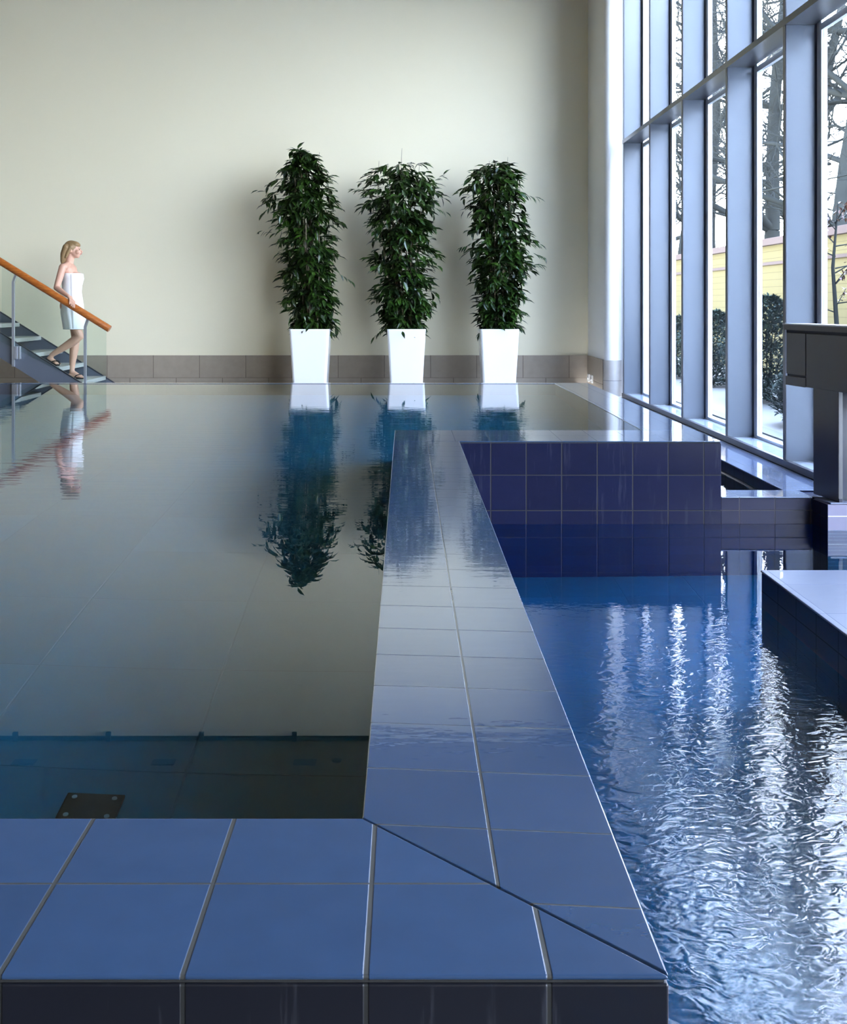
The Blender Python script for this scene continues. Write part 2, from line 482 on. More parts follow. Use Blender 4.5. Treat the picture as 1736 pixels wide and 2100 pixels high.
def siding_mat():
    m, nt, bs = newmat("yellow_siding")
    tc = nt.nodes.new('ShaderNodeTexCoord')
    s = nt.nodes.new('ShaderNodeSeparateXYZ'); nt.links.new(tc.outputs['Object'], s.inputs[0])
    pp = mathn(nt, 'PINGPONG', s.outputs['Z'], 0.06)
    mr = nt.nodes.new('ShaderNodeMapRange'); nt.links.new(pp, mr.inputs[0])
    mr.inputs[1].default_value = 0.002; mr.inputs[2].default_value = 0.006
    mx = nt.nodes.new('ShaderNodeMixRGB'); nt.links.new(mr.outputs[0], mx.inputs[0])
    mx.inputs[1].default_value = (0.075, 0.060, 0.032, 1); mx.inputs[2].default_value = (0.115, 0.098, 0.050, 1)
    nt.links.new(mx.outputs[0], bs.inputs['Base Color']); bs.inputs['Roughness'].default_value = 0.7; bs.inputs['Specular IOR Level'].default_value = 0.0
    return m
m_siding = siding_mat()

# ------------------------------------------------------------------ room shell
CZ = 4.93                    # ceiling height above the water
DK = -0.30                   # deck level
def sbox(name, b, mat, bevel=0.0): return structure(box(name, b, mat, bevel=bevel))

sbox("wall_back", (-10.2, 2.40, 14.4, 14.6, -0.5, CZ), m_wall)
def pier_outline(r_, back):     # rounded end of the wall pier: half a round column in front of a straight wall
    cx_, cy_ = 2.50, 13.262
    pts = [(cx_ + r_ * math.cos(math.radians(a)), cy_ + r_ * math.sin(math.radians(a))) for a in range(180, 361, 6)]
    return pts + [(2.95 if back > 13.5 else cx_ + r_, back), (cx_ - r_, back)] if back < 13.5 else pts + [(2.95, 13.262), (2.95, back), (cx_ - r_, back)]
b = bmesh.new(); bm_prism(b, pier_outline(0.105, 14.6), -0.5, CZ)
pier = structure(link("wall_right_pier", b, m_wall_white))
for p in pier.data.polygons: p.use_smooth = abs(p.normal.z) < 0.5
pier.data.set_sharp_from_angle(angle=math.radians(30))
sbox("wall_left", (-10.2, -10.0, -7.0, 14.4, -0.5, CZ), m_wall_wood)
sbox("wall_front", (-10.2, 5.7, -7.2, -7.0, -1.9, CZ), m_wall_wood)
sbox("wall_right_return", (2.86, 5.7, 6.40, 6.60, -0.5, CZ), m_wall_white)
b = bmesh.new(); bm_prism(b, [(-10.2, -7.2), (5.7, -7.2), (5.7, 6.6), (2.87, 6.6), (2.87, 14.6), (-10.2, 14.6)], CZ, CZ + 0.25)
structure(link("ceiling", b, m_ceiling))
# deck floor: around the raised pool and behind it
fb = bmesh.new()
bm_box(fb, -10.0, 2.27, 11.045, 14.4, DK - 0.3, DK)
bm_box(fb, -10.0, -8.0, 1.306, 11.045, DK - 0.3, DK)
structure(link("floor", fb, m_deck))
sbox("floor_front", (-10.0, 0.24, -7.0, 1.296, -1.85, DK), m_deck_dark)
# floor of the lower pool
sbox("floor_lower_pool", (0.24, 5.5, -7.0, 6.36, -1.85, -1.65), m_basin_low)

# skirting tiles (two courses)
b = bmesh.new(); bm_box(b, -10.0, 2.385, 14.385, 14.4, -0.18, 0.118)
structure(link("baseboard_back", b, m_skirt))
b = bmesh.new(); bm_box(b, -10.0, 2.385, 14.386, 14.4, DK, -0.18)
structure(link("baseboard_back_low", b, m_skirt_low))
b = bmesh.new(); bm_box(b, 2.383, 2.395, 13.27, 14.385, DK, 0.118)
structure(link("baseboard_right", b, m_skirt))
b = bmesh.new(); bm_prism(b, pier_outline(0.109, 13.30), -0.32, 0.115)
structure(link("baseboard_pier", b, m_skirt_pier))

# shadow gap and little brackets where the back wall meets the ceiling (seen mirrored in the pool)
tr = structure(box("trim_1", (-10.0, 2.39, 14.36, 14.4, CZ - 0.06, CZ - 0.015), m_grout))
for i in range(9):
    x = -3.88 + 1.215 * (i - 4)
    if -9.5 < x < 2.2:
        o = box("bracket", (x - 0.03, x + 0.03, 14.31, 14.36, CZ - 0.13, CZ - 0.02), m_grout, tr)

# ceiling slots
for i, x in enumerate((-4.76, -3.02, -1.256)):
    t = thing("ceiling_vent", (x, 13.7, CZ), ("dark slot vent in the ceiling, farthest left of three, mirrored in the pool",
              "dark slot vent in the ceiling, middle of three, mirrored in the pool",
              "dark slot vent in the ceiling beside the round hole, mirrored in the pool")[i], "vent", "ceiling slot vents")
    box("frame", (x - 0.14, x + 0.14, 13.62, 13.78, CZ - 0.012, CZ), m_gasket, t)
    box("slot", (x - 0.12, x + 0.12, 13.65, 13.75, CZ - 0.014, CZ - 0.010), m_gasket, t)
b = bmesh.new(); bm_tube(b, [(-0.86, 13.75, CZ - 0.012), (-0.86, 13.75, CZ)], 0.06, 20)
tag(link("ceiling_spotlight", b, m_gasket), "small round unlit ceiling spot beside the slot vents, mirrored in the pool", "spotlight")

# ------------------------------------------------------------------ window wall on the right
XL, XR = 2.605, 2.805
fins = [13.14, 11.74, 10.36, 8.93, 7.57, 6.42]
TZ0, TZ1 = 2.71, 2.757
for i in range(5):
    far, near = fins[i], fins[i + 1]
    w = structure_root("window_%d" % (i + 1), (XL, far, -0.32))
    box("mullion", (XL, XR, far - 0.045, far, -0.28, TZ0), m_fin, w)
    box("mullion", (XL, XR, far - 0.045, far, TZ1, CZ), m_fin, w)
    box("mullion_edge", (XL - 0.002, XL + 0.004, far - 0.045, far, -0.28, CZ), m_fin_dark, w)
    box("gasket", (XR, XR + 0.014, far - 0.05, far + 0.02, -0.28, CZ), m_gasket, w)
    box("transom", (XL - 0.004, XR, near, far + (0.0 if i else 0.018), TZ0, TZ1), m_fin_dark, w)
    box("bottom_rail", (XL - 0.012, XL + 0.02, near, far + (0.0 if i else 0.018), -0.32, -0.275), m_fin_dark, w)
    box("sill", (XL + 0.02, XR + 0.015, near, far, -0.32, -0.283), m_sill, w)
    bm = bmesh.new()
    bm_box(bm, 2.819, 2.86, far - 0.13, far + 0.02, -0.32, CZ)
    bm_box(bm, 2.819, 2.85, near, far - 0.13, 2.655, 2.70)
    bm_box(bm, 2.819, 2.85, near, far - 0.13, -0.32, -0.26)
    bm_box(bm, 2.819, 2.85, near, far - 0.13, CZ - 0.06, CZ)
    link("frame", bm, m_frame_white, w)
    box("pane", (2.832, 2.838, near + 0.001, far - 0.13, -0.26, 2.655), m_glass, w)
    box("pane", (2.832, 2.838, near + 0.001, far - 0.13, 2.70, CZ - 0.06), m_glass, w)

# nearer, unseen window wall beside and behind the camera, added for more daylight
for i in range(5):
    y1 = 6.40 - 2.68 * i; y0 = y1 - 2.68
    w = structure_root("window_%d" % (i + 6), (5.5, y1, -0.5))
    box("mullion", (5.5, 5.7, y1 - 0.05, y1, -0.5, CZ), m_fin, w)
    box("transom", (5.5, 5.7, y0, y1 - 0.05, TZ0, TZ1), m_fin_dark, w)
    box("bottom_rail", (5.5, 5.7, y0, y1 - 0.05, -0.5, -0.30), m_fin_dark, w)
    box("pane", (5.6, 5.606, y0, y1 - 0.05, -0.30, TZ0), m_glass, w)
    box("pane", (5.6, 5.606, y0, y1 - 0.05, TZ1, CZ), m_glass, w)

# ------------------------------------------------------------------ raised pool (ledges mirror-wet with overflowing water)
XI, XO = -0.0675, 0.314      # side ledge, inner and outer edge
Y0, Y1 = 1.306, 1.706        # front ledge
YD0, YD1 = 6.36, 6.92        # dividing ledge
XR0, XR1 = 1.49, 1.83        # right ledge beside the window channel
YB0, YB1 = 10.93, 11.04
pool = thing("raised_pool", (0, 1.306, 0), "raised infinity pool with glazed blue tiled edges flush with its water", "pool")
def coping(name, pts, mat):
    bm = bmesh.new(); bm_prism(bm, pts, -0.007, 0.0)
    link(name, bm, mat, pool, bevel=0.005, bseg=3)
coping("front_coping", [(-8.3, Y0), (XO, Y0), (XI + 0.001, Y1), (-8.3, Y1)], m_front_top)
coping("side_coping", [(XO, Y0 + 0.003), (XO, YD0), (XI, YD0), (XI, Y1)], m_side_top)
coping("divider_coping", [(XI, YD0 + 0.002), (XR1, YD0 + 0.002), (XR1, YD1), (XI, YD1)], m_div_top)
coping("right_coping", [(XR0, YD1 + 0.002), (XR1, YD1 + 0.002), (XR1, YB1), (XR0, YB1)], m_div_top)
coping("far_coping", [(-8.3, YB0), (XR0 - 0.002, YB0), (XR0 - 0.002, YB1), (-8.3, YB1)], m_div_top)
coping("left_coping", [(-8.3, Y1 + 0.002), (-7.9, Y1 + 0.002), (-7.9, YB0 - 0.002), (-8.3, YB0 - 0.002)], m_div_top)
ZB = -1.85
bm = bmesh.new()
bm_box(bm, -8.295, XO - 0.005, Y0 + 0.006, Y1 - 0.005, -0.02, -0.007)
bm_box(bm, XI + 0.005, XO - 0.005, Y1, YD0, -0.02, -0.007)
bm_box(bm, XI + 0.005, XR1 - 0.005, YD0 + 0.006, YD1 - 0.005, -0.02, -0.007)
bm_box(bm, XR0 + 0.005, XR1 - 0.005, YD1, YB1 - 0.005, -0.02, -0.007)
bm_box(bm, -8.295, XR0, YB0 + 0.005, YB1 - 0.005, -0.02, -0.007)
link("bedding_joint", bm, m_grout, pool)
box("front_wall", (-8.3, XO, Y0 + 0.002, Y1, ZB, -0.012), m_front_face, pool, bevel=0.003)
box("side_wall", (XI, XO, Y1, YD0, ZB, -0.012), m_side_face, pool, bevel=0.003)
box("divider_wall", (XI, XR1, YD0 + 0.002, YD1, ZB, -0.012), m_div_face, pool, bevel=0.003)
m_scatter_tint = tile_mat("underwater_tile", (0.008, 0.050, 0.20, 1), [(X_, 0.0837, 0.2057, 0.005), (Z_, 0.009, 0.205, 0.005)], grout=(0.010, 0.045, 0.17, 1), rough=0.3, spec=0.2)  # blue light scattered in the water, put into the tile colour
box("scatter_tint_cladding", (XO, XR1, YD0 - 0.001, YD0 + 0.002, -1.65, -0.484), m_scatter_tint, pool)
box("right_wall", (XR0, XR1, YD1, YB1, ZB, -0.012), m_side_face, pool)
box("far_wall", (-8.3, XR0, YB0, YB1, ZB, -0.012), m_div_face, pool)
box("left_wall", (-8.3, -7.9, Y1, YB0, ZB, -0.012), m_side_face, pool)
bm = bmesh.new()
bm_box(bm, -7.9, XI, Y1, YB0, -1.30, -1.20)
bm_box(bm, XI, XR0, YD1, YB0, -1.30, -1.20)
link("basin_floor", bm, m_basin, pool)
# drain cover on the basin floor
dp = thing("drain_cover", (-0.81, 2.79, -1.2), "brown square drain cover with four screws under the pool water", "drain cover")
box("plate", (-0.885, -0.735, 2.68, 2.88, -1.199, -1.185), m_brown_plate, dp, bevel=0.003)
for sx in (-0.862, -0.758):
    for sy in (2.785, 2.86):
        b = bmesh.new(); bm_tube(b, [(sx, sy, -1.186), (sx, sy, -1.181)], 0.007, 12)
        link("screw", b, m_screw, dp)
# water of the raised pool
wv = [(-7.9, Y1, -0.003), (XI, Y1, -0.003), (XI, YD1, -0.003), (XR0, YD1, -0.003), (XR0, YB0, -0.003), (-7.9, YB0, -0.003)]
o = from_data("pool_water", wv, [(0, 1, 2, 3, 4, 5)], m_water_up)
tag(o, "calm mirror-like green grey water of the raised infinity pool", "water")

# ------------------------------------------------------------------ lower pool, low wall, channel, shelf, platform
LZ = -0.323
o = from_data("lower_pool_water", [(0.24, -7.0, -0.48), (5.5, -7.0, -0.48), (5.5, 6.36, -0.48), (XO, 6.36, -0.48), (XO, 1.30, -0.48), (0.24, 1.30, -0.48)], [(0, 1, 2, 3, 4, 5)], m_water_low)
tag(o, "rippled bright blue water of the lower pool", "water")
o = from_data("channel_water", [(1.83, 6.60, -0.42), (2.27, 6.60, -0.42), (2.27, 11.04, -0.42), (1.83, 11.04, -0.42)], [(0, 1, 2, 3)], m_water_up)
tag(o, "narrow strip of dark water in the channel beside the window shelf", "water")
sbox("floor_channel", (1.83, 2.27, 6.6, 11.04, -1.2, -0.95), m_basin)
m_low_top = tile_mat("low_ledge_tile", (0.15, 0.19, 0.30, 1), [(X_, 0.0837, 0.2057, 0.004), (Y_, 6.48, 0.205, 0.004)], rough=0.12, coat=0.8, coat_bump=0.03)
m_plat_top = tile_mat("platform_tile", (0.145, 0.165, 0.235, 1), [(X_, 1.93, 0.41, 0.004), (Y_, 4.38, 0.205 * 2, 0.004)], grout=(0.16, 0.18, 0.25, 1), rough=0.3, coat=0.15)
lw = thing("low_wall", (2.0, 6.36, LZ), "low dark blue tiled wall between lower pool and window channel", "wall")
box("coping", (1.832, 2.36, 6.362, 6.60, LZ - 0.007, LZ), m_low_top, lw, bevel=0.003)
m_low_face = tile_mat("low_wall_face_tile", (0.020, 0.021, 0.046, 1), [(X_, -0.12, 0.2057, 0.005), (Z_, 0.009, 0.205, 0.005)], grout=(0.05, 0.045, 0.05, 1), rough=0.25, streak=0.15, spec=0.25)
box("core", (1.832, 2.36, 6.366, 6.595, ZB, LZ - 0.010), m_low_face, lw)
box("scatter_tint_cladding", (XR1 + 0.001, 2.36, 6.3605, 6.366, -1.65, -0.484), m_scatter_tint, lw)  # added sheet, scattered blue painted in, as on the divider
sh = thing("window_shelf", (2.4, 6.36, LZ), "pale tiled shelf running along the foot of the windows", "shelf")
bm = bmesh.new(); bm_box(bm, 2.27, 2.70, 6.602, 13.14, LZ - 0.007, LZ)
link("top", bm, m_low_top, sh, bevel=0.003)
box("core", (2.274, 2.85, 6.602, 13.14, ZB, LZ - 0.010), m_side_face, sh)
box("end_wall", (2.363, 5.5, 6.40, 6.60, ZB, LZ - 0.010), m_div_face, sh)

pf = thing("pool_platform", (1.494, 4.62, LZ), "pale lavender tiled platform jutting into the lower pool", "platform")
box("top", (1.494, 5.5, -2.0, 4.62, LZ - 0.008, LZ), m_plat_top, pf, bevel=0.003)
m_plat_face = tile_mat("platform_face_tile", (0.010, 0.011, 0.030, 1), [(Y_, 4.62, 0.2057, 0.006), (X_, 1.494, 0.2057, 0.006), (Z_, -0.41, 0.205, 0.005)], grout=(0.03, 0.025, 0.025, 1), rough=0.35, spec=0.2)
box("body", (1.498, 5.5, -2.0, 4.616, ZB, LZ - 0.011), m_plat_face, pf)

# column base, dark clad column, counter beam and round column on the right
def obl(y): return 2.352 + 0.14 * (6.8 - y)
m_base_face = tile_mat("base_block_tile", (0.18, 0.17, 0.24, 1), [(Z_, -0.40, 0.083, 0.004)], grout=(0.75, 0.75, 0.78, 1), rough=0.3)
bb = thing("column_base", (2.6, 6.18, LZ), "tiled base block with pale front standing in the lower pool under the column", "plinth")
bm = bmesh.new(); bm_prism(bm, [(obl(6.18) - 0.045, 6.18), (4.2, 6.18), (4.2, 6.36), (obl(6.36) - 0.045, 6.36)], LZ - 0.01, LZ)
link("cap", bm, m_plat_top, bb, bevel=0.002)
bm = bmesh.new(); bm_prism(bm, [(2.38, 6.184), (4.2, 6.184), (4.2, 6.36), (2.362, 6.36)], ZB, LZ - 0.012)
link("body", bm, m_base_face, bb)
bm = bmesh.new(); bm_prism(bm, [(2.377, 6.182), (2.38, 6.182), (2.362, 6.358), (2.359, 6.358)], ZB, LZ - 0.012)
link("side_cladding", bm, m_plat_face, bb)

cc = thing("clad_column", (2.4, 6.3, LZ), "dark grey panelled post under the counter at the right", "column")
bm = bmesh.new(); bm_prism(bm, [(obl(6.16), 6.19), (obl(6.16) + 0.025, 6.19), (2.43, 6.46), (obl(6.46), 6.46)], LZ + 0.002, 0.34)
link("panel", bm, m_panel, cc, bevel=0.003)
bm = bmesh.new(); bm_prism(bm, [(obl(6.16) + 0.002, 6.184), (obl(6.16) + 0.02, 6.184), (2.43, 6.45), (obl(6.46) + 0.01, 6.45)], LZ, LZ + 0.02)
link("foot_strip", bm, m_gasket, cc)

cb = thing("counter_beam", (2.352, 6.8, 0.3), "dark grey panelled counter with pale top strip in front of the windows", "counter")
def slabpoly(y_near, y_far, th, off=0.0):
    return [(obl(y_near) + off, y_near), (obl(y_near) + off + th, y_near), (obl(y_far) + off + th, y_far), (obl(y_far) + off, y_far)]
YN = 5.0
bm = bmesh.new(); bm_prism(bm, slabpoly(6.562, 6.795, 0.12, 0.004), 0.366, 0.618); link("panel", bm, m_panel, cb, bevel=0.002)
bm = bmesh.new(); bm_prism(bm, slabpoly(6.555, 6.80, 0.12, 0.001), 0.297, 0.352); link("bottom_strip", bm, m_panel, cb)
bm = bmesh.new(); bm_prism(bm, slabpoly(6.548, 6.80, 0.11, 0.014), 0.30, 0.64); link("shadow_gap", bm, m_gasket, cb)
bm = bmesh.new(); bm_prism(bm, slabpoly(YN, 6.543, 0.13, 0.0), 0.30, 0.618); link("panel", bm, m_panel, cb, bevel=0.002)
bm = bmesh.new(); bm_prism(bm, slabpoly(YN, 6.81, 0.14, 0.012), 0.618, 0.638); link("gap_strip", bm, m_gasket, cb)
bm = bmesh.new(); bm_prism(bm, slabpoly(YN, 6.81, 0.15, -0.004), 0.636, 0.668); link("fascia", bm, m_panel, cb)
bm = bmesh.new(); bm_prism(bm, slabpoly(YN, 6.82, 0.16, -0.008), 0.668, 0.676); link("counter_top", bm, m_counter, cb)

rc = thing("round_column", (2.60, 6.295, LZ), "pale smooth round column on the tiled base at right edge", "column")
bm = bmesh.new(); bm_tube(bm, [(2.60, 6.295, LZ + 0.015), (2.60, 6.295, 0.298)], 0.10, 48); link("shaft", bm, m_column, rc, smooth=False)
for p in rc.children[0].data.polygons: p.use_smooth = len(p.vertices) == 4
bm = bmesh.new(); bm_tube(bm, [(2.60, 6.295, LZ), (2.60, 6.295, LZ + 0.015)], 0.106, 48); link("base_ring", bm, m_counter, rc)

# sockets by the corner, small wall plug
for i, y in enumerate((14.22, 13.98)):
    t = thing("wall_socket", (2.383, y, -0.17), ("white wall socket low in the corner, the one nearer the back wall", "white wall socket low on the side wall, the one nearer the pier")[i], "socket", "white sockets in the corner")
    box("cover", (2.362, 2.383, y - 0.05, y + 0.05, -0.215, -0.115), m_plastic, t, bevel=0.006)
    b = bmesh.new(); bm_tube(b, [(2.356, y, -0.165), (2.363, y, -0.165)], 0.02, 16); link("outlet", b, m_frame_white, t)
b = bmesh.new(); bm_tube(b, [(-1.93, 14.385, 1.72), (-1.93, 14.4, 1.72)], 0.011, 14)
tag(link("wall_plug", b, m_kerb), "tiny grey plug in the cream wall left of the plants", "wall plug")

# ------------------------------------------------------------------ planters with tall plants
def px_x(px, y): return (px - 831) * y / FPX
def px_z(py, y): return CAM_H - (py - 622) * y / FPX

def leaf_geo(V, F, p, d, up, L, W):
    """a pointed, folded leaf from p along d"""
    d = d.normalized()
    s = d.cross(up)
    if s.length < 1e-3: s = d.cross(Vector((1, 0, 0)))
    s.normalize(); n = s.cross(d)
    i = len(V)
    V += [p, p + d*L*0.28 + s*W*0.42 + n*W*0.12, p + d*L*0.62 + s*W*0.40 + n*W*0.08, p + d*L - n*L*0.12,
          p + d*L*0.62 - s*W*0.40 + n*W*0.08, p + d*L*0.28 - s*W*0.42 + n*W*0.12, p + d*L*0.35, p + d*L*0.68 - n*L*0.03]
    F += [(i, i+1, i+6), (i, i+6, i+5), (i+1, i+2, i+7, i+6), (i+6, i+7, i+4, i+5), (i+2, i+3, i+7), (i+7, i+3, i+4)]

def lerp_env(env, z):
    for (z0, a0, b0), (z1, a1, b1) in zip(env, env[1:]):
        if z0 <= z <= z1:
            t = (z - z0) / (z1 - z0)
            return a0 + (a1 - a0) * t, b0 + (b1 - b0) * t
    return None

def plant(potpx, env_px, label, seed, spikes, strays):
    rnd = random.Random(seed)
    yf = 13.43; hw_t = (potpx[1] - potpx[0]) / 2 * yf / FPX
    cx = px_x((potpx[0] + potpx[1]) / 2, yf)
    yc = yf + hw_t
    zt = px_z(675, yf); zb = DK
    hw_b = hw_t * 0.80
    t = thing("potted_plant", (cx, yc, zb), label, "potted plant", "potted plants against the back wall")
    def sq(h, z, r=0.03):
        pts = []
        for (sx, sy, a0) in ((1, 1, 0), (-1, 1, 90), (-1, -1, 180), (1, -1, 270)):
            for k in range(5):
                a = math.radians(a0 + 90 * k / 4)
                pts.append((cx + sx * (h - r) + r * math.cos(a), yc + sy * (h - r) + r * math.sin(a), z))
        return pts
    bm = bmesh.new()
    rings = [sq(hw_b, zb), sq(hw_b + 0.004, zb + 0.01), sq(hw_b + (hw_t - hw_b) * 0.9, zt - 0.07), sq(hw_t, zt - 0.006), sq(hw_t - 0.004, zt), sq(hw_t - 0.016, zt), sq(hw_t - 0.02, zt - 0.05)]
    bm_rings(bm, rings)
    link("planter", bm, m_pot, t, smooth=False)
    b = bmesh.new(); bm_rings(b, [sq(hw_t - 0.021, zt - 0.06), sq(hw_t - 0.021, zt - 0.03)]); link("soil", b, m_soil, t)
    # envelope in metres: z, left, right
    env = sorted((px_z(y, yc), px_x(a, yc), px_x(b_, yc)) for (y, a, b_) in env_px)
    ztop = env[-1][0]
    # canes
    bm = bmesh.new()
    canes = []
    for k in range(22):
        a = rnd.uniform(0, 2 * PI); r = rnd.uniform(0.02, 0.13)
        bx, by = cx + r * math.cos(a), yc + r * math.sin(a) * 0.9
        top = rnd.uniform(0.55, 1.0)
        zt2 = zt + (ztop - zt) * top
        e = lerp_env(env, min(zt2, ztop - 0.01)) or (cx - .1, cx + .1)
        m_ = (e[0] + e[1]) / 2; hwid = (e[1] - e[0]) / 2
        fx = m_ + math.cos(a) * hwid * 0.6 * rnd.uniform(0.3, 1); fy = yc + math.sin(a) * 0.26 * rnd.uniform(0.3, 1)
        pts = []
        for q in range(7):
            u = q / 6
            pts.append((bx + (fx - bx) * u + rnd.uniform(-.01, .01), by + (fy - by) * u + rnd.uniform(-.01, .01), zt - 0.04 + (zt2 - zt + 0.04) * u))
        bm_tube(bm, pts, [0.0075 - 0.004 * q / 6 for q in range(7)], 5, cap=False)
        canes.append(pts)
    for (spx, spy, dx) in spikes:
        p1 = (px_x(spx, yc), yc, px_z(spy, yc)); p0 = (px_x(spx - dx, yc), yc, p1[2] - 0.45)
        bm_tube(bm, [p0, ((p0[0]+p1[0])/2 - 0.01, yc, (p0[2]+p1[2])/2), p1], [0.004, 0.003, 0.0015], 4)
    link("cane", bm, m_cane, t)
    V, F = [], []
    def twig(p, d, n, L0):
        d = d.normalized()
        for j in range(n):
            u = j / max(1, n - 1)
            q = p + d * (u * L0) + Vector((0, 0, -0.35 * L0 * u * u))
            ang = rnd.uniform(0, 2 * PI)
            side = Vector((math.cos(ang), math.sin(ang), rnd.uniform(-0.75, 0.35)))
            ld = (d * rnd.uniform(0.4, 1.1) + side * rnd.uniform(0.5, 1.0) + Vector((0, 0, -0.25)))
            up = Vector((rnd.uniform(-.5, .5), rnd.uniform(-.6, .4), 1))
            L = rnd.uniform(0.09, 0.165); leaf_geo(V, F, q, ld, up, L, L * rnd.uniform(0.34, 0.46))
    n_tw = 680
    z0 = env[0][0]
    for k in range(n_tw):
        z = z0 + (ztop - z0) * rnd.random()
        e = lerp_env(env, z)
        if not e: continue
        m_ = (e[0] + e[1]) / 2; hx = (e[1] - e[0]) / 2; hy = min(0.34, max(0.14, hx * 0.8))
        a = rnd.uniform(0, 2 * PI)
        lump = 0.78 + 0.45 * mnoise.noise(Vector((math.cos(a) * 1.3, math.sin(a) * 1.3 + seed, z * 4.0)))
        rr = math.sqrt(rnd.uniform(0.02, 1.0)) * lump
        L0 = 0.10
        f = max(0.0, rr - L0 / max(hx, .12) * 0.75)
        p = Vector((m_ + math.cos(a) * hx * f, yc + math.sin(a) * hy * f, z + 0.03))
        if p.y > 14.30: p.y = 14.30
        if p.z < zt + 0.10 and abs(p.x - cx) < hw_t and p.y < yc: p.z = zt + 0.10; p.y = yc
        d = Vector((math.cos(a), math.sin(a) * 0.8, rnd.uniform(-0.5, 0.45)))
        twig(p, d, rnd.randint(4, 7), L0 * rnd.uniform(0.8, 1.5))
    for (px0, py0, px1, py1) in strays:
        p0 = Vector((px_x(px0, yc), yc - rnd.uniform(0, .15), px_z(py0, yc))); p1 = Vector((px_x(px1, yc), p0.y, px_z(py1, yc)))
        nn = 7
        for j in range(nn):
            q = p0.lerp(p1, j / (nn - 1))
            ld = (p1 - p0).normalized() + Vector((rnd.uniform(-.3, .3), rnd.uniform(-.5, .5), rnd.uniform(-1.1, 0.1)))
            L = rnd.uniform(0.08, 0.12); leaf_geo(V, F, q, ld, Vector((0.2, -0.4, 1)), L, L * 0.3)
    V = [(v[0], min(v[1], 14.37), v[2]) for v in V]
    from_data("foliage", V, F, m_leaf, t)
    return t

plant((592, 675), [(688, 600, 672), (665, 588, 690), (600, 578, 695), (570, 572, 700), (540, 558, 700), (500, 565, 706), (480, 566, 706), (455, 545, 708), (430, 542, 706), (405, 548, 702), (380, 556, 690), (350, 565, 668), (330, 590, 655), (312, 606, 632)],
      "tall leafy plant in white square planter, leftmost of three, nearest the staircase", 3,
      [(610, 303, 2), (655, 312, 6), (630, 318, 3), (672, 352, -5)], [(695, 560, 722, 578), (575, 400, 532, 392), (570, 480, 540, 474), (560, 420, 540, 440)])
plant((793, 873), [(690, 800, 868), (665, 785, 885), (640, 772, 892), (600, 762, 898), (560, 766, 896), (530, 750, 893), (500, 755, 888), (470, 745, 890), (450, 742, 896), (420, 735, 905), (395, 735, 908), (370, 740, 912), (355, 742, 906), (343, 760, 890)],
      "tall leafy plant in white square planter, middle of the three", 11,
      [(824, 304, 1), (777, 330, 2), (860, 338, 4), (795, 335, -2)], [(795, 665, 768, 690), (750, 395, 727, 390), (885, 375, 912, 358), (870, 420, 913, 436)])
plant((984, 1065), [(686, 990, 1060), (665, 982, 1075), (640, 975, 1068), (615, 972, 1072), (590, 968, 1088), (560, 955, 1098), (530, 958, 1100), (500, 968, 1100), (470, 952, 1092), (445, 942, 1085), (420, 940, 1082), (395, 942, 1086), (370, 945, 1076), (350, 962, 1066), (340, 985, 1058)],
      "tall leafy plant in white square planter, rightmost of three, nearest the windows", 23,
      [(1041, 322, 3), (1003, 330, 2), (1014, 334, 0), (992, 338, 0)], [(1080, 400, 1103, 406), (1090, 520, 1112, 528), (965, 502, 946, 508), (1090, 545, 1105, 544), (1085, 500, 1105, 500)])

# ------------------------------------------------------------------ staircase
st = thing("staircase", (-3.6, 13.4, DK), "steel staircase with pale treads, glass balustrade and wooden handrail", "staircase")
SL = 0.618
YNEAR, YFAR = 12.97, 14.05
def strz(x): return 0.449 - 0.62 * (x + 4.783)     # top edge of the stringers
xe = -4.783 + (0.449 - DK) / 0.62                  # where the top edge reaches the floor
xb = xe - 0.30 / 0.62
def stringer(y0, y1):
    bm = bmesh.new()
    bm_prism_y(bm, [(-9.6, strz(-9.6) - 0.305), (xb - 0.01, DK), (xe, DK), (-9.6, strz(-9.6))], y0, y1)
    s = link("stringer", bm, m_stringer, st)
    bm = bmesh.new()
    bm_prism_y(bm, [(-9.6, strz(-9.6) - 0.012), (xe - 0.025, DK), (xe, DK), (-9.6, strz(-9.6) + 0.001)], y0 - 0.004, y1 + 0.004)
    link("edge_strip", bm, m_stringer_edge, s)
    return s
stringer(YNEAR + 0.03, YNEAR + 0.045); stringer(YFAR - 0.02, YFAR)
for k in range(20):
    xn = -3.83 - 0.275 * k; zt = -0.128 + 0.17 * k
    bm = bmesh.new(); bm_box(bm, xn - 0.30, xn, YNEAR + 0.05, YFAR - 0.02, zt - 0.05, zt)
    link("tread", bm, m_tread, st, bevel=0.004)
